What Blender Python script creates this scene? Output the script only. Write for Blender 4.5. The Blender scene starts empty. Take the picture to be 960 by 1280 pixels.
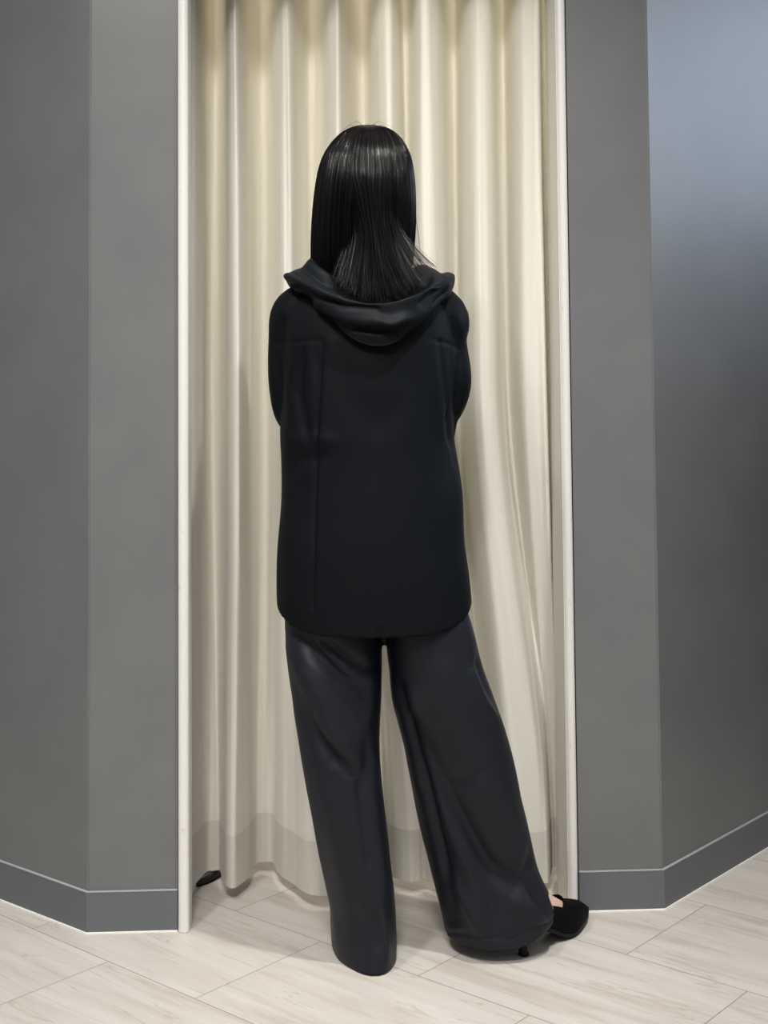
import bpy, bmesh, math, random
from mathutils import Vector, Matrix, noise
random.seed(7)
sc = bpy.context.scene
C = sc.collection

# ------------------------------------------------------------ camera
F_PX, PX, PY, CAM_H = 1650.0, 480.0, 425.0, 1.09
pt, rl = math.radians(2.81), math.radians(0.48)
Fv = Vector((0, math.cos(pt), math.sin(pt)))
R0, U0 = Vector((1, 0, 0)), Vector((0, -math.sin(pt), math.cos(pt)))
Uv = U0*math.cos(rl) + R0*math.sin(rl)
Rv = R0*math.cos(rl) - U0*math.sin(rl)
cd = bpy.data.cameras.new('camera')
cam = bpy.data.objects.new('camera', cd); C.objects.link(cam)
cd.sensor_fit = 'HORIZONTAL'; cd.sensor_width = 36; cd.lens = F_PX*36/960
cd.shift_y = -(640-PY)/960
M3 = Matrix((Rv, Uv, -Fv)).transposed()
cam.matrix_world = Matrix.Translation((0, 0, CAM_H)) @ M3.to_4x4()
sc.camera = cam

def ray(x, y): return Fv + Rv*((x-PX)/F_PX) - Uv*((y-PY)/F_PX)
def G(x, y, z=0.0):
    d = ray(x, y); return d*((z-CAM_H)/d.z) + Vector((0, 0, CAM_H))
def W(x, y, Y):
    d = ray(x, y); return d*(Y/d.y) + Vector((0, 0, CAM_H))

# ------------------------------------------------------------ view + world
sc.view_settings.view_transform = 'Standard'; sc.view_settings.look = 'None'
sc.view_settings.gamma = 1; sc.view_settings.use_curve_mapping = False
sc.view_settings.exposure = 0.0
w = bpy.data.worlds.new('shop_surroundings'); sc.world = w; w.use_nodes = True
nt = w.node_tree; nt.nodes.clear()
def N(t, **k):
    n = nt.nodes.new(t)
    for a, b in k.items(): setattr(n, a, b)
    return n
out = N('ShaderNodeOutputWorld'); bg = N('ShaderNodeBackground')
tc = N('ShaderNodeTexCoord'); sep = N('ShaderNodeSeparateXYZ')
nt.links.new(tc.outputs['Generated'], sep.inputs[0])
rp = N('ShaderNodeValToRGB')
mr = N('ShaderNodeMapRange'); mr.inputs[1].default_value = -0.3; mr.inputs[2].default_value = 1.0
nt.links.new(sep.outputs['Z'], mr.inputs[0]); nt.links.new(mr.outputs[0], rp.inputs[0])
e = rp.color_ramp.elements
e[0].position = 0.0; e[0].color = (.16, .16, .16, 1)
e[1].position = 1.0; e[1].color = (.62, .62, .61, 1)
k = e.new(.24); k.color = (.20, .20, .205, 1)
k = e.new(.42); k.color = (.45, .45, .46, 1)
nt.links.new(rp.outputs[0], bg.inputs[0]); bg.inputs[1].default_value = 1.0
nt.links.new(bg.outputs[0], out.inputs[0])

def area(name, loc, aim, size, energy, col, sy=None):
    l = bpy.data.lights.new(name, 'AREA'); l.energy = energy; l.color = col
    l.shape = 'RECTANGLE' if sy else 'DISK'; l.size = size
    if sy: l.size_y = sy
    o = bpy.data.objects.new(name, l); C.objects.link(o); o.location = loc
    o.rotation_euler = (Vector(aim)-Vector(loc)).to_track_quat('-Z', 'Y').to_euler()
    return o
area('shop_ceiling_light', (.62, 1.60, 3.05), (.03, 2.42, .0), .10, 10.5, (1, .965, .91)).data.spread = 1.3
area('shop_ceiling_light', (-.25, -.2, 3.5), (-.25, 2.6, .3), .7, 28, (1, .97, .92)).data.spread = 1.6
area('shop_ceiling_light', (-.85, 1.35, 3.05), (-.30, 2.7, .2), .22, 7.0, (1, .97, .92)).data.spread = 1.4
area('added_bluish_light', (4.6, 3.9, 2.7), (1.2, 3.3, 1.5), 3.2, 74, (.64, .79, 1.0), 1.3)  # off-frame bluish lamp added for the reflection in the right wall
area('fitting_room_light', (.05, 3.65, 2.5), (.0, 3.5, 0), .22, 17, (1, .95, .87))

# ------------------------------------------------------------ materials
def mat(name, col, rough=.6, spec=.5, metal=0, **kw):
    m = bpy.data.materials.new(name); m.use_nodes = True
    b = m.node_tree.nodes['Principled BSDF']
    b.inputs['Base Color'].default_value = (*col, 1); b.inputs['Roughness'].default_value = rough
    b.inputs['Specular IOR Level'].default_value = spec; b.inputs['Metallic'].default_value = metal
    for a, v in kw.items(): b.inputs[a.replace('_', ' ')].default_value = v
    return m
def mn(m, t, **k):
    n = m.node_tree.nodes.new(t)
    for a, b in k.items(): setattr(n, a, b)
    return n
def lk(m, a, b): m.node_tree.links.new(a, b)
def pb(m): return m.node_tree.nodes['Principled BSDF']
def bump_noise(m, scale, strength, dist=.001, stretch=(1, 1, 1), detail=3):
    tc = mn(m, 'ShaderNodeTexCoord'); mp = mn(m, 'ShaderNodeMapping'); mp.inputs['Scale'].default_value = stretch
    nz = mn(m, 'ShaderNodeTexNoise'); nz.inputs['Scale'].default_value = scale; nz.inputs['Detail'].default_value = detail
    bp = mn(m, 'ShaderNodeBump'); bp.inputs['Strength'].default_value = strength; bp.inputs['Distance'].default_value = dist
    lk(m, tc.outputs['Object'], mp.inputs[0]); lk(m, mp.outputs[0], nz.inputs['Vector'])
    lk(m, nz.outputs['Fac'], bp.inputs['Height']); lk(m, bp.outputs[0], pb(m).inputs['Normal'])
    return nz
def col_noise(m, scale, c1, c2, stretch=(1, 1, 1), lo=.35, hi=.65, detail=3):
    tc = mn(m, 'ShaderNodeTexCoord'); mp = mn(m, 'ShaderNodeMapping'); mp.inputs['Scale'].default_value = stretch
    nz = mn(m, 'ShaderNodeTexNoise'); nz.inputs['Scale'].default_value = scale; nz.inputs['Detail'].default_value = detail
    r = mn(m, 'ShaderNodeValToRGB'); r.color_ramp.elements[0].position = lo; r.color_ramp.elements[1].position = hi
    r.color_ramp.elements[0].color = (*c1, 1); r.color_ramp.elements[1].color = (*c2, 1)
    lk(m, tc.outputs['Object'], mp.inputs[0]); lk(m, mp.outputs[0], nz.inputs['Vector']); lk(m, nz.outputs['Fac'], r.inputs[0])
    lk(m, r.outputs[0], pb(m).inputs['Base Color'])

M_wall = mat('grey_wall_vinyl', (.135, .136, .138), .36, .30)
col_noise(M_wall, 6, (.128, .129, .131), (.140, .141, .142), (1, 1, 1))
bump_noise(M_wall, 900, .25, .0004, (1, 1, .25))
M_base = mat('grey_baseboard', (.105, .110, .119), .45, .3)
M_basecap = mat('baseboard_lip', (.30, .31, .32), .4)
M_base_line = mat('white_base_line', (.75, .74, .70), .6)  # thin whitish strip along the foot of the baseboards
M_post = mat('off_white_metal', (.74, .73, .69), .38); bump_noise(M_post, 40, .05)
col_noise(M_post, 60, (.50, .48, .43), (.63, .62, .585), (1, 1, .5), .25, .33)
M_jamb = mat('cream_panel', (.70, .68, .61), .5)
M_in = mat('cream_wall', (.66, .63, .56), .7)

def floor_mat():
    m = mat('travertine_tile', (.6, .57, .52), .42, .4)
    uv = mn(m, 'ShaderNodeUVMap')
    br = mn(m, 'ShaderNodeTexBrick'); br.offset = .5; br.squash = 1
    for n, v in (('Scale', 1), ('Mortar Size', .0011), ('Mortar Smooth', .15), ('Bias', 0), ('Brick Width', .511), ('Row Height', .3375)):
        br.inputs[n].default_value = v
    br.inputs['Color1'].default_value = (0.0, 0, 0, 1); br.inputs['Color2'].default_value = (1, 1, 1, 1)
    br.inputs['Mortar'].default_value = (.5, .5, .5, 1)
    lk(m, uv.outputs[0], br.inputs['Vector'])
    # per-tile offset of the vein pattern
    sc_ = mn(m, 'ShaderNodeVectorMath', operation='SCALE'); lk(m, br.outputs['Color'], sc_.inputs[0]); sc_.inputs['Scale'].default_value = 3.1
    ad = mn(m, 'ShaderNodeVectorMath', operation='ADD'); lk(m, uv.outputs[0], ad.inputs[0]); lk(m, sc_.outputs[0], ad.inputs[1])
    # veins run along the tile's long side, a little slanted and wavy
    mp = mn(m, 'ShaderNodeMapping'); mp.inputs['Rotation'].default_value = (0, 0, -.10); mp.inputs['Scale'].default_value = (1.7, 15, 1)
    lk(m, ad.outputs[0], mp.inputs[0])
    n1 = mn(m, 'ShaderNodeTexNoise'); n1.inputs['Scale'].default_value = 1.3; n1.inputs['Detail'].default_value = 8; n1.inputs['Roughness'].default_value = .62; n1.inputs['Distortion'].default_value = .5
    lk(m, mp.outputs[0], n1.inputs['Vector'])
    r1 = mn(m, 'ShaderNodeValToRGB'); el = r1.color_ramp.elements
    el[0].position = .28; el[0].color = (.36, .318, .272, 1); el[1].position = .74; el[1].color = (.495, .472, .435, 1)
    x = el.new(.47); x.color = (.445, .418, .382, 1)
    x = el.new(.56); x.color = (.472, .448, .412, 1)
    lk(m, n1.outputs['Fac'], r1.inputs[0])
    # thin darker vein lines
    mp2 = mn(m, 'ShaderNodeMapping'); mp2.inputs['Rotation'].default_value = (0, 0, -.16); mp2.inputs['Scale'].default_value = (.8, 8, 1)
    lk(m, ad.outputs[0], mp2.inputs[0])
    n2 = mn(m, 'ShaderNodeTexNoise'); n2.inputs['Scale'].default_value = 1.5; n2.inputs['Detail'].default_value = 7; n2.inputs['Roughness'].default_value = .50
    lk(m, mp2.outputs[0], n2.inputs['Vector'])
    sb = mn(m, 'ShaderNodeMath', operation='SUBTRACT'); lk(m, n2.outputs['Fac'], sb.inputs[0]); sb.inputs[1].default_value = .5
    ab = mn(m, 'ShaderNodeMath', operation='ABSOLUTE'); lk(m, sb.outputs[0], ab.inputs[0])
    r2 = mn(m, 'ShaderNodeMapRange'); r2.inputs[1].default_value = 0; r2.inputs[2].default_value = .008; r2.inputs[3].default_value = .5; r2.inputs[4].default_value = 0
    lk(m, ab.outputs[0], r2.inputs[0])
    mx = mn(m, 'ShaderNodeMixRGB'); mx.inputs[2].default_value = (.30, .25, .20, 1)
    lk(m, r2.outputs[0], mx.inputs[0]); lk(m, r1.outputs[0], mx.inputs[1])
    mg = mn(m, 'ShaderNodeMixRGB'); mg.inputs[2].default_value = (.20, .18, .16, 1)
    lk(m, br.outputs['Fac'], mg.inputs[0]); lk(m, mx.outputs[0], mg.inputs[1])
    lk(m, mg.outputs[0], pb(m).inputs['Base Color'])
    bp = mn(m, 'ShaderNodeBump'); bp.inputs['Strength'].default_value = .12; bp.inputs['Distance'].default_value = .002
    lk(m, n1.outputs['Fac'], bp.inputs['Height']); lk(m, bp.outputs[0], pb(m).inputs['Normal'])
    return m
M_floor = floor_mat()

def curtain_mat(name, col, trans):
    m = mat(name, col, .62, .35, Sheen_Weight=.15)
    t = mn(m, 'ShaderNodeBsdfTranslucent'); t.inputs[0].default_value = (col[0], col[1]*.93, col[2]*.80, 1)
    mx = mn(m, 'ShaderNodeMixShader'); mx.inputs[0].default_value = trans
    o = m.node_tree.nodes['Material Output']
    lk(m, pb(m).outputs[0], mx.inputs[1]); lk(m, t.outputs[0], mx.inputs[2]); lk(m, mx.outputs[0], o.inputs[0])
    bump_noise(m, 700, .2, .0005, (1, 1, .6))
    return m
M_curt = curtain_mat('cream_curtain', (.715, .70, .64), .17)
M_hem = curtain_mat('cream_curtain_hem', (.585, .56, .50), .08)  # darker base colour stands in for less light through the doubled cloth

def cloth(name, col, rough, spec, sheen, bs=500):
    m = mat(name, col, rough, spec, Sheen_Weight=sheen, Sheen_Roughness=.4)
    m.node_tree.nodes['Principled BSDF'].inputs['Sheen Tint'].default_value = (.55, .62, .75, 1)
    bump_noise(m, bs, .18, .0004, (1, 1, 1))
    return m
M_shirt = cloth('black_shirt_satin', (.0042, .0052, .0066), .55, .055, .0)
M_hood = cloth('black_hood_satin', (.0060, .0074, .0092), .55, .08, .0)
M_trou = cloth('charcoal_trouser_satin', (.0088, .0100, .0145), .47, .19, .0)
M_thread = mat('seam_thread', (.006, .007, .009), .8, .1)
M_hair = mat('black_hair', (.0032, .0027, .0027), .24, .22)
def hair_gloss(m):      # every strand has its own gloss
    a = mn(m, 'ShaderNodeAttribute'); a.attribute_name = 'strand_gloss'
    lk(m, a.outputs['Fac'], pb(m).inputs['Specular IOR Level'])
hair_gloss(M_hair)
M_skin = mat('skin', (.62, .42, .33), .5, .4, Subsurface_Weight=.05)
M_lip = mat('lips', (.50, .18, .17), .4)
M_eye = mat('eye_white', (.8, .8, .8), .2); M_iris = mat('iris', (.03, .02, .015), .15)
M_shoe = mat('black_velvet', (.003, .003, .0034), .75, .06)
M_sole = mat('black_sole', (.004, .004, .0045), .45, .15)
M_stone = mat('glitter_stone', (.7, .72, .75), .15, .5, 1.0)
M_blk = mat('black_leather', (.006, .006, .006), .45, .3)

# ------------------------------------------------------------ mesh helpers
def link(name, bm, m, parent=None, smooth=True, mats=None):
    me = bpy.data.meshes.new(name); bm.to_mesh(me); bm.free()
    o = bpy.data.objects.new(name, me); C.objects.link(o)
    for q in (mats or [m]): me.materials.append(q)
    if smooth: me.shade_smooth()
    if parent: o.parent = parent
    return o
def structure(o): o['kind'] = 'structure'; return o
def tag(o, label, cat, group=None):
    o['label'] = label; o['category'] = cat
    if group: o['group'] = group
    return o
def prism(bm, pts, z0, z1):
    a = [bm.verts.new((p[0], p[1], z0)) for p in pts]; b = [bm.verts.new((p[0], p[1], z1)) for p in pts]
    n = len(pts)
    for i in range(n): bm.faces.new((a[i], a[(i+1) % n], b[(i+1) % n], b[i]))
    bm.faces.new(a[::-1]); bm.faces.new(b)
    bmesh.ops.recalc_face_normals(bm, faces=bm.faces)
def cr(P, t):
    """Catmull-Rom through a list of tuples, t in 0..1"""
    n = len(P)-1; x = min(max(t, 0), 1)*n; i = min(int(x), n-1); f = x-i
    p0, p1, p2, p3 = P[max(i-1, 0)], P[i], P[i+1], P[min(i+2, n)]
    return tuple(.5*((2*b)+(-a+c)*f+(2*a-5*b+4*c-d)*f*f+(-a+3*b-3*c+d)*f**3) for a, b, c, d in zip(p0, p1, p2, p3))
def interp(tab, y):
    """smooth lookup in a table of rows keyed by their first entry"""
    if y <= tab[0][0]: return tab[0][1:]
    if y >= tab[-1][0]: return tab[-1][1:]
    for i in range(len(tab)-1):
        if tab[i][0] <= y <= tab[i+1][0]: break
    f = (y-tab[i][0])/(tab[i+1][0]-tab[i][0])
    p0, p1, p2, p3 = tab[max(i-1, 0)], tab[i], tab[i+1], tab[min(i+2, len(tab)-1)]
    o = []; k0, k1, k2, k3 = p0[0], p1[0], p2[0], p3[0]
    for a, b, c, d in zip(p0[1:], p1[1:], p2[1:], p3[1:]):
        m1 = (c-a)/max(1e-9, k2-k0)*(k2-k1); m2 = (d-b)/max(1e-9, k3-k1)*(k2-k1)
        o.append((2*f**3-3*f**2+1)*b+(f**3-2*f**2+f)*m1+(-2*f**3+3*f**2)*c+(f**3-f**2)*m2)
    return o
def tube(bm, pts, n=20, steps=6, cap=True):
    """pts: (x,y,z,r) or (x,y,z,r,flatten_y): a tapering limb with rounded ends"""
    pts = [tuple(p)+((1.0,) if len(p) == 4 else ()) for p in pts]
    S = (len(pts)-1)*steps
    ring = [cr(pts, i/S) for i in range(S+1)]
    C_ = [Vector(r[:3]) for r in ring]
    T = [(C_[min(i+1, S)]-C_[max(i-1, 0)]).normalized() for i in range(S+1)]
    seq = [(C_[i], T[i], ring[i][3], ring[i][4]) for i in range(S+1)]
    if cap:
        pre = [(C_[0]-T[0]*ring[0][3]*math.sin(a)*ring[0][4], T[0], ring[0][3]*math.cos(a), ring[0][4]) for a in (1.45, 1.1, .75, .35)]
        post = [(C_[S]+T[S]*ring[S][3]*math.sin(a)*ring[S][4], T[S], ring[S][3]*math.cos(a), ring[S][4]) for a in (.35, .75, 1.1, 1.45)]
        seq = pre+seq+post
    prev = None; ref = Vector((1, 0, 0)) if abs(T[0].x) < .8 else Vector((0, 0, 1))
    rows = []
    for c, t, r, fl in seq:
        u = (ref - t*ref.dot(t)).normalized(); v = t.cross(u); ref = u
        rows.append([bm.verts.new(c+u*math.cos(2*math.pi*k/n)*r+v*math.sin(2*math.pi*k/n)*r*fl) for k in range(n)])
    for a, b in zip(rows, rows[1:]):
        for k in range(n): bm.faces.new((a[k], a[(k+1) % n], b[(k+1) % n], b[k]))
    bm.faces.new(rows[0][::-1]); bm.faces.new(rows[-1])
    return rows
def rings(bm, rows, cap0=True, cap1=True, close=True):
    V = [[bm.verts.new(p) for p in r] for r in rows]
    n = len(rows[0])
    for a, b in zip(V, V[1:]):
        for k in range(n if close else n-1): bm.faces.new((a[k], a[(k+1) % n], b[(k+1) % n], b[k]))
    if cap0: bm.faces.new(V[0][::-1])
    if cap1: bm.faces.new(V[-1])
    return V
def silhouette_loft(bm, tab, y0, y1, dy, n=72, ex=2.0, hem=None, shear=None):
    """tab rows: (y, left, right, Yc, half_depth_back, half_depth_front); closed sections through the body"""
    rows = []; y = y0
    ys = []
    while y < y1-1e-6: ys.append(y); y += dy
    ys.append(y1)
    for y in ys:
        L, R, Yc, hb, hf = interp(tab, y)
        a = W(L, y, Yc); b = W(R, y, Yc); c = (a+b)/2; hw = (b-a).length/2
        r = []
        for k in range(n):
            t = 2*math.pi*k/n; s, q = math.sin(t), math.cos(t)
            sx = math.copysign(abs(s)**(2/ex), s); sy = math.copysign(abs(q)**(2/ex), q)
            p = c+Vector((sx*hw, -sy*(hb if q > 0 else hf), 0))
            if shear: p.y += shear(y)*sx
            if hem: p.z = max(p.z, hem(sx, q))
            r.append(p)
        rows.append(r)
    return rings(bm, rows)
def fuse(name, bm, m, voxel, smooth=2, parent=None, disp=None, drop=None, mats=None):
    """join overlapping closed shapes of one garment or body into one continuous surface"""
    bmesh.ops.recalc_face_normals(bm, faces=bm.faces)
    me = bpy.data.meshes.new('tmp'); bm.to_mesh(me); bm.free()
    o = bpy.data.objects.new('tmp', me); C.objects.link(o)
    md = o.modifiers.new('r', 'REMESH'); md.mode = 'VOXEL'; md.voxel_size = voxel
    if smooth:
        s = o.modifiers.new('s', 'SMOOTH'); s.iterations = smooth; s.factor = .5
    dg = bpy.context.evaluated_depsgraph_get()
    me2 = bpy.data.meshes.new_from_object(o.evaluated_get(dg))
    bpy.data.objects.remove(o)
    b = bmesh.new(); b.from_mesh(me2); bpy.data.meshes.remove(me2)
    if disp:
        b.normal_update()
        mv = [(v, v.normal.copy()*disp(v.co, v.normal)) for v in b.verts]
        for v, d in mv: v.co += d
    if drop:
        b.normal_update()
        fs = [f for f in b.faces if drop(f)]
        bmesh.ops.delete(b, geom=fs, context='FACES')
    return link(name, b, m, parent, mats=mats)
def proj(co):
    d = co-Vector((0, 0, CAM_H)); k = d.dot(Fv)
    return PX+F_PX*d.dot(Rv)/k, PY-F_PX*d.dot(Uv)/k
def seg_dist(p, a, b):
    ax, ay = a; bx, by = b; dx, dy = bx-ax, by-ay
    t = ((p[0]-ax)*dx+(p[1]-ay)*dy)/(dx*dx+dy*dy+1e-9); t = min(max(t, 0), 1)
    return math.hypot(p[0]-ax-t*dx, p[1]-ay-t*dy), t
def crease_fn(creases):
    """cloth folds measured on the garment as seen square-on from the back; each: (points, amplitude m, width px)"""
    prep = []
    for P, a, wd in creases:
        xs = [p[0] for p in P]; ys = [p[1] for p in P]
        prep.append((P, a, wd, min(xs)-3*wd, max(xs)+3*wd, min(ys)-3*wd, max(ys)+3*wd))
    def f(px, py):
        s = 0
        for P, a, wd, x0, x1, y0, y1 in prep:
            if not (x0 < px < x1 and y0 < py < y1): continue
            best = 1e9; tt = 0
            for i in range(len(P)-1):
                d, t = seg_dist((px, py), P[i], P[i+1])
                if d < best: best = d; tt = (i+t)/(len(P)-1)
            fade = math.sin(math.pi*min(max(.12+.76*tt, 0), 1))**.6
            s += a*fade*math.exp(-(best/wd)**2)
        return s
    return f

# ------------------------------------------------------------ room shell
bm = bmesh.new()
vs = [bm.verts.new(p) for p in ((-5, -2, 0), (6, -2, 0), (6, 7, 0), (-5, 7, 0))]
f = bm.faces.new(vs); uvl = bm.loops.layers.uv.new('UVMap')
for l in f.loops:
    p = l.vert.co; s = .652*p.x+.758*p.y; t = .758*p.x-.652*p.y
    l[uvl].uv = (t+1.8945+.2555+.511*20, s-1.6525+.3375*20)
structure(link('floor', bm, M_floor, smooth=False))

lc, lf_, lfar = G(108, 1167), G(222, 1164), G(0, 1125)
rf_, rc_, rfar = G(725, 1140), G(831, 1137), G(960, 1060)
TOP = 2.7
sk = .004
def ext(a, b, L): d = (b-a).normalized(); return a+d*L
def offs(a, b, d):   # shift the a-b face towards the room by d
    n = Vector(((b-a).y, -(b-a).x, 0)).normalized()
    if n.y > 0: n = -n
    return n*d
# walls stand a few millimetres behind the baseboard face
lw_far = ext(lc, lfar, 2.6); rw_far = ext(rc_, rfar, 2.6)
bk = .006
def inter(p, d, q, e):
    den = d.x*e.y-d.y*e.x; t = ((q.x-p.x)*e.y-(q.y-p.y)*e.x)/den; return p+d*t
def inset(chain, d):
    n = []
    for i in range(len(chain)-1): n.append(offs(chain[i], chain[i+1], -d))
    o = [chain[0]+n[0]]
    for i in range(1, len(chain)-1):
        o.append(inter(chain[i]+n[i-1], chain[i]-chain[i-1], chain[i]+n[i], chain[i+1]-chain[i]))
    o.append(chain[-1]+n[-1]); return o
Lch = [lf_, lc, lw_far]; Rch = [rf_, rc_, rw_far]
Li, Ri = inset(Lch, bk), inset(Rch, bk)
ZB = .083
bm = bmesh.new(); prism(bm, [Li[0], Li[1], Li[2], Vector((Li[2].x, 4.9, 0)), Vector((Li[0].x-.01, 4.9, 0))], 0, TOP)
bmesh.ops.bevel(bm, geom=[e for e in bm.edges if abs(e.verts[0].co.z-e.verts[1].co.z) > 1 and (e.verts[0].co.xy-Li[1].xy).length < .01], offset=.0025, segments=3, affect='EDGES')
structure(link('wall_left', bm, M_wall, smooth=False))
bm = bmesh.new(); prism(bm, [Ri[0], Ri[1], Ri[2], Vector((Ri[2].x, 4.9, 0)), Vector((Ri[0].x, 4.9, 0))], 0, TOP)
bmesh.ops.bevel(bm, geom=[e for e in bm.edges if abs(e.verts[0].co.z-e.verts[1].co.z) > 1 and (e.verts[0].co.xy-Ri[1].xy).length < .01], offset=.0025, segments=3, affect='EDGES')
structure(link('wall_right', bm, M_wall, smooth=False))
for side, ch, il in (('left', Lch, Li), ('right', Rch, Ri)):
    bm = bmesh.new(); prism(bm, [ch[0], ch[1], ch[2], il[2], il[1], il[0]], 0.0025, ZB)
    structure(link('baseboard_'+side, bm, M_base, smooth=False))
    ou = inset(ch, -.0008)
    bm = bmesh.new(); prism(bm, [ou[0], ou[1], ou[2], il[2], il[1], il[0]], ZB, ZB+.0016)
    structure(link('trim_1' if side == 'left' else 'trim_2', bm, M_basecap, smooth=False))
    ou = inset(ch, -.003)
    bm = bmesh.new(); prism(bm, [ou[0], ou[1], ou[2], il[2], il[1], il[0]], 0, .0025)
    structure(link('trim_3' if side == 'left' else 'trim_4', bm, M_base_line, smooth=False))
# header above the opening, back wall and ceiling of the fitting room
bm = bmesh.new(); prism(bm, [(Li[0].x, 2.80, 0), (Ri[0].x+.012, 2.89, 0), (Ri[0].x+.012, 2.93, 0), (Li[0].x, 2.86, 0)], 2.06, TOP)
structure(link('wall_front', bm, M_wall, smooth=False))
bm = bmesh.new(); prism(bm, [(-.50, 4.15), (.50, 4.15), (.50, 4.25), (-.50, 4.25)], 0, TOP)
structure(link('wall_back', bm, M_in, smooth=False))

bm = bmesh.new(); prism(bm, [(1.75, 2.7), (1.85, 2.7), (1.85, 4.6), (1.75, 4.6)], 0, 1.42)
structure(link('added_partition', bm, mat('added_partition_navy', (.055, .062, .078), .6), smooth=False))  # unseen low partition added to darken the lower reflection in the right wall

# door-frame posts: rounded off-white edge trims with their jamb panels
def post(name, c, wx, depth, r, px_gap):
    bm = bmesh.new(); pts = []
    for k in range(9):
        a = math.pi+math.pi*k/8; pts.append((c.x+wx/2*math.cos(a), c.y+r+r*math.sin(a)))
    pts += [(c.x+wx/2, c.y+depth), (c.x-wx/2, c.y+depth)]
    prism(bm, pts, 0.001, 2.06)
    return structure(link(name, bm, M_post, smooth=False))
pl = G(229, 1166.5); post('trim_5', pl, .0225, .05, .008, 0)
pr = G(717.5, 1140); post('trim_6', pr, .0215, .05, .010, 0)
a = G(711, 1139.5); b_ = G(697, 1117); d = (b_-a)
bm = bmesh.new(); prism(bm, [a+Vector((.008, .004, 0)), a+Vector((0, .004, 0)), b_, b_+Vector((.030, 0, 0))], 0, 2.06)
structure(link('door_1', bm, M_jamb, smooth=False)).name = 'trim_7'
# thin left jamb lining and inner side panels
bm = bmesh.new(); prism(bm, [(Li[0].x-.0085, 2.87), (Li[0].x+.003, 2.87), (Li[0].x+.003, 4.14), (Li[0].x-.0085, 4.14)], 0, TOP-.05)
structure(link('trim_8', bm, M_in, smooth=False))
bm = bmesh.new(); prism(bm, [(Ri[0].x-.012, 3.03), (Ri[0].x-.0005, 3.03), (Ri[0].x-.0005, 4.14), (Ri[0].x-.012, 4.14)], 0, TOP-.05)
structure(link('trim_9', bm, M_in, smooth=False))

# ------------------------------------------------------------ curtain
Zh = .030
# bottom: pixel x, pixel y of the lower hem (unprojected at its height); top: pixel x at mid height, depth
bot = [(228,1112),(237,1112),(247,1101),(258,1089),(268,1087),(275,1088),(278,1097),(283,1106),(292,1109),(301,1104),(311,1095),(315,1085),(321,1078),(332,1076),(342,1078),(347,1089),(356,1097),(368,1105),(379,1113),(391,1118),(405,1119),(418,1117),(430,1109),(440,1098),(452,1090),(466,1087),(480,1087),(489,1093),(499,1099),(512,1101),(523,1100),(530,1097),(541,1098),(550,1104),(560,1110),(572,1112),(584,1106),(592,1094),(602,1086),(614,1088),(624,1097),(636,1105),(650,1107),(664,1105),(678,1103),(685,1102),(688,1094),(690,1084),(698,1082),(710,1082)]
top = [(226,2.99),(235,2.965),(243,2.96),(249,3.03),(258,3.10),(268,3.12),(277,3.09),(284,3.02),(291,2.975),(299,2.97),(306,3.02),(314,3.09),(325,3.12),(336,3.11),(344,3.03),(351,2.985),(358,2.97),(366,2.98),(374,3.04),(386,3.09),(397,3.09),(406,3.06),(412,3.00),(419,2.975),(427,2.975),(433,3.02),(441,3.09),(452,3.12),(462,3.10),(469,3.03),(478,2.98),(490,2.965),(500,3.00),(508,3.06),(516,3.04),(522,2.975),(534,2.95),(547,2.96),(556,3.00),(564,3.09),(574,3.10),(580,3.03),(592,2.985),(606,2.97),(618,2.99),(626,3.07),(637,3.09),(645,3.02),(656,2.985),(672,2.98)]
top.append((682,2.99)); top.append((686,3.09)); top.append((700,3.11)); 
# give both lists the same number of control points
bot = bot[:48]+[(692,1083),(697,1082),(701,1082),(706,1082),(712,1082)]
assert len(bot) == len(top), (len(bot), len(top))
Bp = [tuple(G(x, y, Zh)[:2]) for x, y in bot]
Tp = [((x-480)/F_PX*Y, 3.045+(Y-3.045)*1.25) for x, Y in top]
def fold_point(u, z):
    b = cr(Bp, u); t = cr(Tp, u)
    k = min(max((z-Zh)/1.15, 0), 1); k = k*k*(3-2*k)
    x = b[0]*(1-k)+t[0]*k; y = b[1]*(1-k)+t[1]*k
    x += .006*noise.noise((u*26, z*.9, 1.3))*min(1, z*3)
    y += .016*noise.noise((u*30, z*.8, 7.7))*min(1, z*2)+.004*noise.noise((u*90, z*2.2, 2.1))
    return x, y
def curtain_sheet(z0, z1, nz, off):
    bm = bmesh.new(); nu = 420; rows = []
    for j in range(nz+1):
        z = z0+(z1-z0)*j/nz
        rows.append([bm.verts.new((fold_point(i/nu, z)[0], fold_point(i/nu, z)[1]+off, z)) for i in range(nu+1)])
    for a, b in zip(rows, rows[1:]):
        for i in range(nu): bm.faces.new((a[i], a[i+1], b[i+1], b[i]))
    return bm
cur = link('curtain', curtain_sheet(Zh, 2.30, 90, 0), M_curt)
tag(cur, 'cream floor-length fitting room curtain in soft vertical folds behind the person', 'curtain')
link('hem', curtain_sheet(Zh-.001, Zh+.112, 8, -.0025), M_hem, cur)

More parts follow.
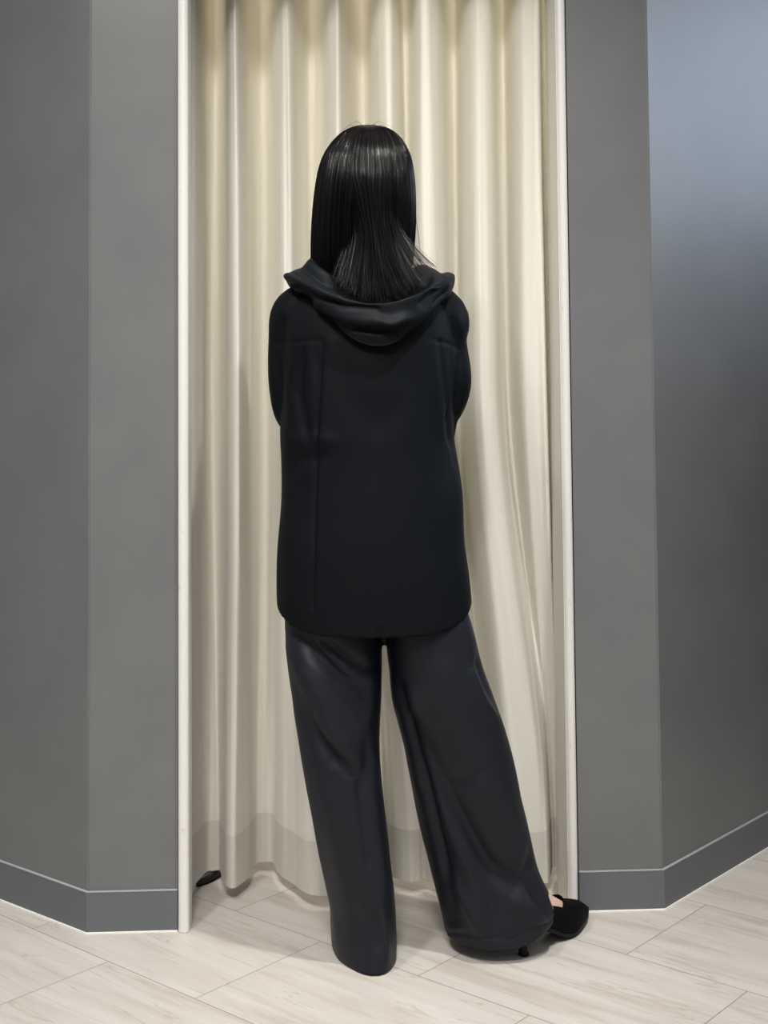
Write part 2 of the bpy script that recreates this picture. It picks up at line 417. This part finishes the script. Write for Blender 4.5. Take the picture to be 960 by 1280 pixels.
# black shoes left on the fitting-room floor, seen through the gap under the curtain
def low_shoe(name, heel, toe, wid, hgt, label):
    bm = bmesh.new(); ax = (toe-heel); L = ax.length; ax.normalize(); sd = Vector((-ax.y, ax.x, 0))
    prof = [(0, .55, .55), (.04, .75, .8), (.2, .85, .95), (.4, .82, 1.0), (.6, .95, .72), (.78, 1.0, .36), (.9, .85, .28), (.97, .55, .22), (1, .2, .12)]
    rows = []
    for t, wf, hf in prof:
        c = heel+ax*(t*L); r = []
        for k in range(20):
            q = 2*math.pi*k/20; r.append(c+sd*(math.cos(q)*wid*wf)+Vector((0, 0, max(0, (math.sin(q)*.5+.42))*hgt*hf+.002)))
        rows.append(r)
    rings(bm, rows); bmesh.ops.recalc_face_normals(bm, faces=bm.faces)
    o = link(name, bm, M_blk); bm = bmesh.new(); rows = []
    for z in (0.0, .009):
        r = []
        for k in range(30):
            q = 2*math.pi*k/30; tt = .5+.5*math.cos(q); wf = interp([p[:2] for p in prof], tt)[0]
            r.append(heel+ax*(tt*L*1.01)+sd*(math.copysign(abs(math.sin(q))**.5, math.sin(q))*wid*wf*.98)+Vector((0, 0, z)))
        rows.append(r)
    rings(bm, rows); bmesh.ops.recalc_face_normals(bm, faces=bm.faces)
    link('sole', bm, M_sole, o, smooth=False)
    return tag(o, label, 'shoe')
low_shoe('shoe', Vector((-.375, 3.32, 0)), G(240, 1109), .042, .085, 'black shoe on the fitting room floor, showing under the left end of the curtain')

# ------------------------------------------------------------ the person
D = 2.64
root = bpy.data.objects.new('person', None); C.objects.link(root)
root.location = (.06, 2.66, 0)
tag(root, 'person with straight black hair seen from behind in black hooded shirt and wide dark trousers', 'person')
def attach(o):
    o.parent = root; o.matrix_parent_inverse = Matrix.Translation(-root.location); return o
def P(x, y, Y, r, *k): v = W(x, y, Y); return (v.x, v.y, v.z, r)+k

# --- body: one continuous surface
fl_heel, fl_toe = Vector((.262, 2.665, 0)), G(737, 1150)
fr = fl_toe-fl_heel; fr.z = 0; fr.normalize()       # right foot axis
lh = Vector((-.045, 2.64, 0)); ld = Vector((-.28, .96, 0)).normalized()
bm = bmesh.new()
def foot(h, d):
    q = lambda t, s, z, r, *k: (h.x+d.x*t, h.y+d.y*t, z, r)+k
    return [(h.x-.075*(d.x>0), h.y+.02, .28, .036), (h.x-.035*(d.x>0), h.y+.02, .18, .030), q(.012, 0, .118, .028), q(.05, 0, .092, .027), q(.10, 0, .060, .027), q(.15, 0, .034, .025), q(.19, 0, .022, .014)]
lf = foot(lh, ld); rf = foot(fl_heel, fr)
tube(bm, [P(438, 720, D, .080), P(420, 830, D, .070), P(434, 950, D, .055), P(440, 1040, D+.02, .050), lf[0], lf[1]])
tube(bm, [P(512, 720, D, .080), P(543, 830, D, .070), P(575, 950, D, .055), P(612, 1040, D+.03, .050), rf[0], rf[1]])
tube(bm, lf, steps=5); tube(bm, rf, steps=5)
tube(bm, [P(475, 700, D, .125, .7), P(473, 670, D, .14, .75), P(468, 590, D, .108, .8), P(465, 500, D, .125, .75), P(464, 430, D, .135, .7), P(463, 395, D, .095, .7), P(461, 370, D, .052), P(459, 330, D, .047), P(458, 290, D, .05)], n=32)
HC = W(457, 238, D+.005)
for dz, rx, ry, dy in ((0, .072, .088, 0),):
    m4 = Matrix.Translation(HC) @ Matrix.Diagonal((rx, ry, .108, 1))
    bmesh.ops.create_uvsphere(bm, u_segments=32, v_segments=20, radius=1, matrix=m4)
X = lambda x, y, z, r, *k: (HC.x+x, HC.y+y, HC.z+z, r)+k
tube(bm, [X(0, .03, -.05, .055), X(0, .060, -.075, .030), X(0, .072, -.088, .020)])          # jaw and chin
tube(bm, [X(0, .080, .012, .009), X(0, .094, -.012, .010), X(0, .101, -.026, .012)])          # nose
for s in (-1, 1):
    tube(bm, [X(s*.011, .093, -.027, .006), X(s*.008, .09, -.031, .006)])                     # nostrils
    tube(bm, [X(s*.036, .058, -.028, .022), X(s*.030, .062, -.045, .020)])                     # cheeks
    tube(bm, [X(s*.072, .004, .010, .008), X(s*.081, -.006, .014, .010), X(s*.080, -.006, -.006, .009), X(s*.073, .004, -.024, .007)])   # ears
    tube(bm, [X(s*.018, .078, .020, .007), X(s*.044, .068, .022, .007)])                      # brows
shL, elL = (372, 398), (372, 512); shR, elR = (545, 400), (548, 505)
handL = W(455, 497, D+.235); handR = W(478, 512, D+.225)
tube(bm, [P(400, 388, D, .05), P(*shL, D, .05), P(369, 455, D+.01, .041), P(*elL, D+.03, .035), P(410, 512, D+.14, .034), (handL.x-.05, handL.y-.01, handL.z, .024)])
tube(bm, [P(525, 388, D, .05), P(*shR, D, .05), P(549, 455, D+.01, .041), P(*elR, D+.03, .035), P(515, 510, D+.15, .034), (handR.x+.05, handR.y-.01, handR.z, .024)])
def hand(c, sx, up):
    """palm with four curled fingers and a thumb, folded in front of the waist"""
    o = lambda x, y, z, r, *k: (c.x+sx*x, c.y+y, c.z+z, r)+k
    tube(bm, [o(-.055, -.01, 0, .023), o(-.02, .0, 0, .030, .55), o(.022, .004, 0, .034, .5)])
    for i, (L, r) in enumerate(((.066, .0082), (.074, .0086), (.070, .0082), (.055, .0072))):
        z = .027-.018*i
        tube(bm, [o(.012, .003, z, r), o(.040, .012, z*1.05, r), o(.040+L*.42, .004, z*1.05, r*.95), o(.040+L*.62, -.014, z, r*.85), o(.036+L*.55, -.03, z, r*.75)], n=12, steps=4)
    tube(bm, [o(-.030, .0, .018, .011), o(-.008, .012, .040, .0105), o(.016, .016, .052, .0095), o(.036, .012, .054, .008)], n=12, steps=4)
hand(handL, 1, 1); hand(handR, -1, 1)
body = attach(fuse('body', bm, M_skin, .0042, 2))
for s in (-1, 1):
    b2 = bmesh.new(); bmesh.ops.create_uvsphere(b2, u_segments=16, v_segments=12, radius=.0105, matrix=Matrix.Translation((HC.x+s*.030, HC.y+.0735, HC.z+.003)))
    for f in b2.faces:
        if (f.calc_center_median()-Vector((HC.x+s*.030, HC.y+.084, HC.z+.003))).length < .0066: f.material_index = 1
    e_ = link('eye', b2, None, None, mats=[M_eye, M_iris]); e_.parent = body
b2 = bmesh.new(); tube(b2, [X(-.022, .083, -.056, .003, 1), X(0, .092, -.055, .0065, 1), X(.022, .083, -.056, .003, 1)], n=12)
link('lips', b2, M_lip, body)

# --- trousers
LEG_L = [(744,372,466,D,.09,.09),(760,358,470,D,.11,.11),(790,356,477,D,.112,.11),(830,359,478,D,.11,.10),(870,364,477,D,.100,.095),(910,370,475,D,.092,.09),(950,377,475,D,.088,.085),(1000,386,478,D,.085,.085),(1050,396,484,D+.015,.088,.09),(1100,406,491,D+.035,.095,.10),(1130,410.5,493.5,D+.05,.10,.105),(1160,411.5,495,D+.055,.105,.11),(1180,413,495,D+.055,.108,.11),(1200,414,495,D+.055,.11,.11),(1245,415,495,D+.055,.11,.11)]
LEG_R = [(744,486,572,D,.09,.09),(760,483,584,D,.11,.11),(790,481.5,593,D,.112,.11),(830,485,603,D+.005,.11,.10),(870,489,616,D+.01,.105,.10),(900,496,627,D+.02,.10,.10),(930,503,636,D+.03,.098,.10),(970,511,646,D+.04,.098,.10),(1000,518,653,D+.05,.098,.11),(1050,530,664.5,D+.065,.098,.115),(1080,538,671,D+.075,.098,.115),(1100,543,678,D+.08,.105,.12),(1125,549,689,D+.085,.11,.125),(1150,555,693,D+.088,.112,.13),(1170,558,693,D+.09,.112,.13),(1215,560,692,D+.09,.112,.13)]
bm = bmesh.new()
silhouette_loft(bm, LEG_L, 744, 1240, 7, 64, 2.1, shear=lambda y: -.045*min(1, max(0, (y-950)/200)))
silhouette_loft(bm, LEG_R, 744, 1215, 7, 72, 2.35)
HIP = [(560,380,560,D,.09,.09),(620,366,568,D,.10,.09),(700,358,576,D,.12,.115),(740,358,580,D,.115,.11),(760,364,580,D,.10,.10),(774,400,540,D,.06,.06)]
silhouette_loft(bm, HIP, 560, 774, 8, 64, 2.2)
tc_ = crease_fn([
 ([(372,790),(395,818),(425,846),(455,862)], -.010, 9), ([(402,800),(430,822),(462,838)], -.009, 8),
 ([(360,812),(385,850),(410,890),(428,925)], .007, 13), ([(372,870),(392,915),(418,950),(440,965)], -.007, 9),
 ([(400,900),(430,935),(455,960)], .006, 10), ([(468,900),(452,985),(462,1080),(474,1180)], -.007, 9),
 ([(392,960),(418,1060),(430,1190)], .005, 16), ([(430,1000),(440,1100),(452,1200)], -.003, 10),
 ([(466,840),(462,900),(470,960)], .005, 7), ([(462,1090),(478,1150),(484,1200)], .006, 7),
 ([(498,862),(512,925),(535,1000),(556,1090),(565,1150)], -.013, 9), ([(515,905),(548,975),(580,1035),(606,1078),(640,1110)], -.012, 13),
 ([(512,870),(528,940),(560,1010),(590,1080),(600,1150)], .007, 12), ([(560,850),(585,930),(625,1010),(650,1060)], .010, 24),
 ([(600,960),(585,975),(560,985)], -.004, 7), ([(598,830),(608,860),(622,885),(640,905)], -.006, 5), ([(590,842),(606,882),(622,900)], .005, 6),
 ([(600,800),(598,830),(606,850)], -.005, 5), ([(664,1065),(655,1090),(668,1120),(684,1140)], -.008, 6), ([(650,1060),(660,1105),(676,1150)], .006, 7),
 ([(545,1080),(575,1130),(605,1168)], .007, 12), ([(620,1100),(650,1130),(680,1150)], .006, 12), ([(566,1120),(588,1160)], -.005, 8),
 ([(480,840),(500,900),(520,985)], .006, 7), ([(606,1100),(615,1140),(618,1172)], -.004, 9),
])
def t_disp(co, n):
    px, py = proj(co)
    amp = max(0, -n.y)**.7 if n.y < 0 else 0
    v = 1.75*tc_(px, py)*amp
    v += .006*noise.noise((co.x*9, co.y*9, co.z*2.6))+.003*noise.noise((co.x*16+co.z*5, co.y*9, co.z*4)) + .0012*noise.noise((co.x*26, co.y*26, co.z*12))
    if px > 520 and py > 1140:                                  # stitched band above the right hem
        hy = 1166+ (px-557)*.10 if px < 640 else 1174-(px-640)*.5
        v += -.0032*math.exp(-((py-hy)/2.2)**2)*(1 if n.y < 0 else 0)
    return v
def t_drop(f):
    c = f.calc_center_median(); return f.normal.z < -.7 and c.z < .12
# hems: cut the legs along slanted planes
def cut(bm, co, no): bmesh.ops.bisect_plane(bm, geom=bm.verts[:]+bm.edges[:]+bm.faces[:], plane_co=co, plane_no=no, clear_outer=True)
tr = fuse('trousers', bm, M_trou, .0045, 3, disp=t_disp)
b2 = bmesh.new(); b2.from_mesh(tr.data)
sel = [v for v in b2.verts]
# left hem touches the floor in the middle of the back and lifts to the side; right hem hangs just clear of it
def hem_z(co):
    if co.x < .06:
        px, _ = proj(co)
        return .004
    px, _ = proj(co)
    return .030+.030*min(1, max(0, (px-640)/50))**1.5
dead = [f for f in b2.faces if f.calc_center_median().z < hem_z(f.calc_center_median())-.0]
bmesh.ops.delete(b2, geom=dead, context='FACES')
for e_ in b2.edges:
    if e_.is_boundary:
        for v in e_.verts:
            if v.co.z < .12: v.co.z = hem_z(v.co)
b2.to_mesh(tr.data); b2.free()
so = tr.modifiers.new('cloth_thickness', 'SOLIDIFY'); so.thickness = .0018; so.offset = -1
attach(tr)

# --- shirt: torso and sleeves fused into one garment
TOR = [(350,424,500,D,.05,.05),(358,400,525,D,.075,.07),(368,378,548,D,.095,.085),(382,362,560,D,.112,.10),(400,354,567,D,.125,.11),(430,351,569,D,.135,.12),(480,351,569,D,.138,.13),(540,351,567,D,.138,.13),(575,352.5,571,D,.138,.13),(620,353,578,D,.142,.132),(680,348,580.5,D,.148,.135),(720,346.5,586,D,.150,.138),(755,347,589.5,D,.150,.14),(775,349,590,D,.150,.14),(803,352,589,D,.150,.14)]
hb = W(470, 801, D-.15).z; hs = W(348, 757, D).z
def hem_fn(sx, q):
    return hb+.003+(hs-hb)*min(1, abs(sx)**6.0)
bm = bmesh.new()
silhouette_loft(bm, TOR, 350, 803, 6, 96, 2.35, hem_fn)
tube(bm, [P(404, 386, D, .058), P(378, 398, D, .066), P(367.5, 425, D, .053), P(366, 475, D+.005, .050), P(371, 513, D+.025, .046), P(388, 520, D+.09, .046), P(415, 512, D+.15, .043), (handL.x-.055, handL.y-.012, handL.z, .034)], n=28)
tube(bm, [P(520, 386, D, .060), P(545, 400, D, .066), P(549, 430, D, .055), P(556, 476, D+.005, .053), P(548, 510, D+.03, .047), P(534, 517, D+.09, .048), P(510, 512, D+.15, .043), (handR.x+.055, handR.y-.012, handR.z, .034)], n=28)
tube(bm, [P(552, 500, D+.02, .040), P(555, 545, D+.02, .022)], n=16)
shc = crease_fn([
 ([(402,426),(398,520),(393,640),(391,760)], -.006, 2.6), ([(412,428),(408,500),(404,560)], .005, 8),
 ([(550,428),(556,480),(563,540),(568,580)], -.006, 2.8), ([(540,432),(546,490),(552,540)], .005, 8),
 ([(336,429),(365,428),(400,425)], -.003, 2.0), ([(538,424),(556,428),(578,436)], -.003, 2.0),
 ([(352,400),(345,450),(350,500),(352,530)], -.007, 5), ([(362,395),(368,440),(362,500)], .005, 7), ([(376,440),(372,490),(384,545)], -.010, 7),
 ([(384,430),(390,480),(388,530)], .004, 6), ([(360,555),(385,545),(420,552)], .004, 9), ([(358,590),(380,575),(402,570)], -.003, 9),
 ([(566,400),(576,440),(574,490),(562,525)], -.008, 5), ([(574,400),(583,450),(580,485)], .004, 5), ([(560,520),(562,545),(568,560)], -.008, 5),
 ([(420,440),(440,500),(470,530)], -.003, 20), ([(520,440),(505,500),(480,530)], -.003, 20), ([(474,786),(475,802)], -.005, 2.2), ([(470,560),(472,660),(472,780)], .003, 25),
 ([(575,560),(560,650),(566,740)], .004, 12), ([(366,620),(372,700),(364,760)], .004, 12),
])
def s_disp(co, n):
    px, py = proj(co)
    v = shc(px, py)*(max(0, -n.y)**.6 if n.y < 0 else 0)
    v += .0030*noise.noise((co.x*8, co.y*8, co.z*3)) + .0011*noise.noise((co.x*24, co.y*24, co.z*9))
    return v
def s_drop(f): return f.normal.z < -.82 and hb-.02 < f.calc_center_median().z < hb+.05
sh = fuse('shirt', bm, M_shirt, .0042, 3, disp=s_disp, drop=s_drop)
so = sh.modifiers.new('cloth_thickness', 'SOLIDIFY'); so.thickness = .0016; so.offset = -1
attach(sh)

# --- hood lying open on the back
def hood_ring(L, R, yside, yback, yfront, bd, fd, Yc=D, pw=2.3):
    yl, yr = yside if isinstance(yside, tuple) else (yside, yside)
    a = W(L, yl, Yc); b = W(R, yr, Yc); c = (a+b)/2; hw = (b.x-a.x)/2
    zb = W(475, yback, Yc-bd).z; zf = W(470, yfront, Yc+fd).z; r = []
    for k in range(240):
        t = 2*math.pi*k/240; s, q = math.sin(t), math.cos(t)
        z = a.z*(1-(s+1)/2)+b.z*(s+1)/2
        wgt = max(0, abs(q))**pw; z = z+((zb if q > 0 else zf)-z)*wgt
        y = c.y-(abs(q)**.9*math.copysign(1, q))*(bd if q > 0 else fd)
        r.append(Vector((c.x+.012*max(0, q)**2+math.copysign(abs(s)**.92, s)*hw, y, z)))
    return r
key = [hood_ring(388, 546, 376, 412, 400, .100, .10, pw=3.6), hood_ring(370, 560, 369, 431, 395, .150, .13, pw=4.2), hood_ring(366, 562, 363, 429, 392, .156, .13, pw=4.0), hood_ring(361, 565, 358, 412, 388, .166, .14, pw=3.3), hood_ring(358, 566.5, 353, 396, 380, .174, .145, pw=2.6), hood_ring(355.5, 567, 347.5, 382, 372, .180, .145, pw=2.5), hood_ring(357, 565.5, 345, 379, 370, .176, .142, pw=2.5),
       hood_ring(363, 559, 343, 383, 366, .160, .13), hood_ring(374, 549, (337, 342), 386, 360, .138, .115), hood_ring(386, 540, (327, 337), 386, 356, .115, .10), hood_ring(396, 527, (321, 333), 382, 356, .085, .08), hood_ring(408, 510, (330, 338), 378, 366, .062, .065)]
rows = []
for i in range(90):
    x = i/89*(len(key)-1); j = min(int(x), len(key)-2); f_ = x-j
    rows.append([Vector(interp([(q, *key[q][k]) for q in range(max(0, j-1), min(len(key), j+3))], j+f_)) for k in range(240)])
bm = bmesh.new(); rings(bm, rows, False, False)
hc = crease_fn([
 ([(362,352),(395,372),(430,382),(470,386)], -.007, 4), ([(372,345),(398,360),(425,372)], .006, 4), ([(380,338),(402,350),(420,362)], -.007, 4),
 ([(388,330),(410,345),(425,352)], .005, 4), ([(392,385),(430,398),(475,404),(520,396),(552,374)], .006, 8), ([(376,372),(410,395),(445,410),(480,412)], -.005, 4),
 ([(474,386),(475,398),(476,408)], -.003, 2), ([(470,398),(488,404),(505,396)], .006, 5), ([(552,345),(545,362),(528,380)], -.007, 5), ([(562,350),(556,366),(540,384)], .005, 5),
 ([(440,412),(475,416),(505,410)], -.006, 3), ([(540,338),(535,350),(520,362)], -.006, 5), ([(400,372),(396,385),(412,400)], .004, 6),
])
bmesh.ops.recalc_face_normals(bm, faces=bm.faces); bm.normal_update()
mv = []
for v in bm.verts:
    px, py = proj(v.co)
    mv.append((v, v.normal*((1.5*hc(px, py) if v.normal.y < .3 and v.co.y < D else 0)+.004*noise.noise(v.co*14)+.002*noise.noise(v.co*34))))
for v, d in mv: v.co += d
hood = link('hood', bm, M_hood)
so = hood.modifiers.new('cloth_thickness', 'SOLIDIFY'); so.thickness = .003; so.offset = 0
su = hood.modifiers.new('s', 'SUBSURF'); su.levels = su.render_levels = 1
hood.parent = sh; hood.matrix_parent_inverse = Matrix.Translation(-root.location) if False else Matrix.Identity(4)

# --- hair: cap plus combed strands
HAIR = [(158,452,460,.010,.010),(160,444,476,.022,.022),(164,434,487,.042,.042),(171,425,496,.060,.058),(182,415,504.5,.078,.070),(196,406.5,511,.092,.078),(212,401,515,.102,.082),(232,397,517.5,.110,.080),(255,394,518.5,.112,.076),(280,391.5,518.5,.108,.070),(305,390.5,517,.104,.062),(330,391,515,.098,.052),(352,397,508,.085,.045)]
def hair_pt(phi, y, out=0.0):
    """phi: 0 at the back, + to the viewer's right"""
    L, R, hb_, hf_ = interp(HAIR, y); a = W(L, y, D); b = W(R, y, D); hw = (b.x-a.x)/2+out
    s, q = math.sin(phi), math.cos(phi); ex = .90
    # the face side stays open below the fringe
    c = (a+b)/2
    return Vector((c.x+math.copysign(abs(s)**ex, s)*hw, c.y-math.copysign(abs(q)**ex, q)*((hb_ if q > 0 else hf_)+out), c.z))
bm = bmesh.new(); rows = []; ys = [158, 158.7, 160, 162]+[164+i*4 for i in range(53)]
for y in ys:
    rows.append([hair_pt(math.radians(-128+256*k/80) if y > 200 else math.radians(-128-(52*(200-y)/42)+(256+104*(200-y)/42)*k/80), y, -.005) for k in range(81)])
rings(bm, rows, False, False, close=False)
GL = bm.verts.layers.float.new('strand_gloss')
def strand(pts, r0, nseg=4):
    n = len(pts); prev = None; gl = .05+.12*random.random() if random.random() < .86 else random.uniform(.22, .5)
    for i, p in enumerate(pts):
        t = (pts[min(i+1, n-1)]-pts[max(i-1, 0)]).normalized()
        u = t.cross(p-Vector((HC.x, HC.y, min(HC.z-.02, p.z)))).normalized(); v = t.cross(u)
        r = r0*(1-.8*(i/(n-1))**3)
        ring = [bm.verts.new(p+u*r*math.cos(2*math.pi*k/nseg)+v*r*math.sin(2*math.pi*k/nseg)) for k in range(nseg)]
        for v_ in ring: v_[GL] = gl
        if prev:
            for k in range(nseg): bm.faces.new((prev[k], prev[(k+1) % nseg], ring[(k+1) % nseg], ring[k]))
        prev = ring
NS = 3200
for i in range(NS):
    phi = math.radians(random.uniform(-126, 126)); lock = abs(phi) < math.radians(38) and random.random() < .72
    ystart = 158.3+46*random.random()**2.2
    yend = random.uniform(322, 350)
    clump = noise.noise((phi*7, 3.1, 0)); out0 = random.uniform(-.001, .0022)+.0025*clump
    n = 20; pts = []
    sway = random.uniform(-.04, .04); ph0 = phi
    for j in range(n+1):
        t = j/n; y = ystart+(yend-ystart)*t**1.9
        ph = phi+sway*t+.05*noise.noise((phi*5, t*2.5, 9))
        pts.append(hair_pt(ph, y, out0+.0012*noise.noise((phi*20, t*3, 5))))
    if lock:
        # the middle lock falls outside the hood and fans out over it
        fr_ = phi/math.radians(38)
        tip_x = random.uniform(-5, 5); tip_y = 377-(38 if fr_ > 0 else 28)*abs(fr_)**2.0+random.uniform(-10, 3); tail = []
        ys0 = ystart; n = 30
        for j in range(n+1):
            y = ys0+(tip_y-ys0)*(j/n)**1.6
            a = hair_pt(phi+.05*noise.noise((phi*5, y*.02, 9)), min(y, 345), out0)
            t2 = max(0, (y-268)/(tip_y-268))
            x = 466+fr_*(30+(38 if fr_ > 0 else 26)*t2**1.7)+8*t2**1.5+tip_x*t2**2+(2.2*clump+1.5*noise.noise((phi*16, y*.02, 2)))
            dep = .111+.026*t2**1.5-.035*abs(fr_)**2*(1-.3*t2)+out0*2.5+.004*clump+.003*noise.noise((phi*22, y*.012, 4))
            b = W(x, y, D-dep)
            kk = min(max((y-205)/95, 0), 1); kk = kk*kk*(3-2*kk)
            tail.append(a.lerp(b, kk))
        pts = tail
    strand(pts, random.uniform(.0007, .0014))
# loose flyaway hairs
for x0, y0, x1, y1, x2, y2 in ((518,262,524,300,526,335),(517,240,522,290,528,330),(455,158,446,152,432,158),(462,158,474,152,492,160),(466,159,480,157,500,172),(520,330,535,337,549,333),(515,334,530,341,546,336),(450,159,436,157,418,172),(392,300,388,322,384,338),(470,160,490,163,508,186)):
    ctrl = [tuple(W(x0, y0, D-.03)), tuple(W((x0+x1)/2, (y0+y1)/2, D-.035)), tuple(W(x1, y1, D-.035)), tuple(W(x2, y2, D-.045))]
    strand([Vector(cr(ctrl, j/10)) for j in range(11)], .00035)
hair = attach(link('hair', bm, M_hair))
so = hair.modifiers.new('t', 'SOLIDIFY'); hair.modifiers.remove(so)

# --- shoes: pointed pumps with a slim flared heel
def pump(h, d):
    """h: point under the heel's centre on the floor, d: toe direction"""
    sd = Vector((d.y, -d.x, 0)); L = .252
    q = lambda t, s, z: h+d*t+sd*s+Vector((0, 0, z))
    bm = bmesh.new()
    # station, half width, sole height, top height at the sides
    st = [(-.030,.012,.062,.105),(-.024,.024,.060,.110),(-.005,.030,.057,.108),(.03,.029,.050,.098),(.07,.030,.034,.084),(.11,.036,.014,.070),(.135,.0385,.007,.064),(.155,.037,.005,.058),(.175,.031,.006,.052),(.195,.023,.008,.045),(.215,.014,.010,.038),(.232,.005,.013,.030)]
    S = 44; outer = []
    for i in range(S+1):
        t = st[0][0]+(st[-1][0]-st[0][0])*i/S; hw, zs, zt = interp(st, t)
        r = []
        for k in range(33):
            a = math.pi*(k/32)            # from one side rim, under the sole, to the other
            s_, c_ = math.cos(a), math.sin(a)
            closed = min(max((t-.128)/.012, 0), 1)
            x = s_*hw*(.86 if closed < 1 else .9)
            # side wall profile
            x = math.copysign(abs(s_)**.45, s_)*hw*(1-.12*(1-c_))
            z = zs+(zt-zs)*(1-c_**.5 if c_ < 1 else 0)
            r.append(q(t, x, z))
        outer.append(r)
    V = rings(bm, outer, False, False, close=False)
    # vamp covers the toes ahead of the throat
    i0 = 0
    for i in range(S+1):
        t = st[0][0]+(st[-1][0]-st[0][0])*i/S
        if t >= .128: i0 = i; break
    prev = None
    for i in range(i0-5, S+1):
        a, b = V[i][0], V[i][-1]; mid = []
        for k in range(1, 10):
            f_ = k/10; p = a.co.lerp(b.co, f_); bulge = math.sin(math.pi*f_)**.8
            p = p+Vector((0, 0, .010*bulge*min(1, (S-i)/6)))
            if i < i0+1: p = p+d*(.030*bulge*(1-(i-i0+5)/6))
            mid.append(bm.verts.new(p))
        row = [a]+mid+[b]
        if prev:
            for k in range(10): bm.faces.new((prev[k], prev[k+1], row[k+1], row[k]))
        prev = row
    bm.faces.new(V[0]); bm.faces.new(V[-1]+[]) if False else None
    bmesh.ops.recalc_face_normals(bm, faces=bm.faces)
    o = link('shoe', bm, M_shoe)
    s_ = o.modifiers.new('thickness', 'SOLIDIFY'); s_.thickness = .0022; s_.offset = -1
    # heel
    bm = bmesh.new(); rows = []
    for z, r, off in ((0.0, .0108, .006), (.004, .0108, .006), (.012, .0086, .005), (.022, .0072, .004), (.034, .0085, .001), (.046, .014, -.003), (.060, .024, -.003)):
        rows.append([q(off+math.cos(2*math.pi*k/20)*r*.95, math.sin(2*math.pi*k/20)*r, z) for k in range(20)])
    rings(bm, rows); bmesh.ops.recalc_face_normals(bm, faces=bm.faces); link('heel', bm, M_sole, o)
    # sole
    bm = bmesh.new(); rows = []
    for dz in (-.004, .004):
        r = []
        for i in range(S+1):
            t = st[0][0]+(st[-1][0]-st[0][0])*i/S; hw, zs, zt = interp(st, t); r.append(q(t, hw*.76, max(.0005, zs+dz)))
        for i in range(S, -1, -1):
            t = st[0][0]+(st[-1][0]-st[0][0])*i/S; hw, zs, zt = interp(st, t); r.append(q(t, -hw*.76, max(.0005, zs+dz)))
        rows.append(r)
    rings(bm, rows, False, False)
    bm.verts.ensure_lookup_table(); n = len(rows[0])
    for base in (0, n):
        for i in range(S): bm.faces.new((bm.verts[base+i], bm.verts[base+i+1], bm.verts[base+n-2-i], bm.verts[base+n-1-i]))
    bmesh.ops.recalc_face_normals(bm, faces=bm.faces); link('sole', bm, M_sole, o, smooth=False)
    # small glittering stones along the throat
    bm = bmesh.new()
    for t, s, z in ((.168, .026, .052), (.176, .012, .058), (.172, .018, .057), (.186, .020, .047), (.189, .010, .052), (.187, .015, .050), (.170, -.006, .062), (.19, -.006, .052), (.160, .030, .054)):
        bmesh.ops.create_icosphere(bm, subdivisions=1, radius=.0013, matrix=Matrix.Translation(q(t, s, z)))
    link('glitter', bm, M_stone, o, smooth=False)
    return attach(o)
pump(fl_heel, fr); pump(lh, ld)
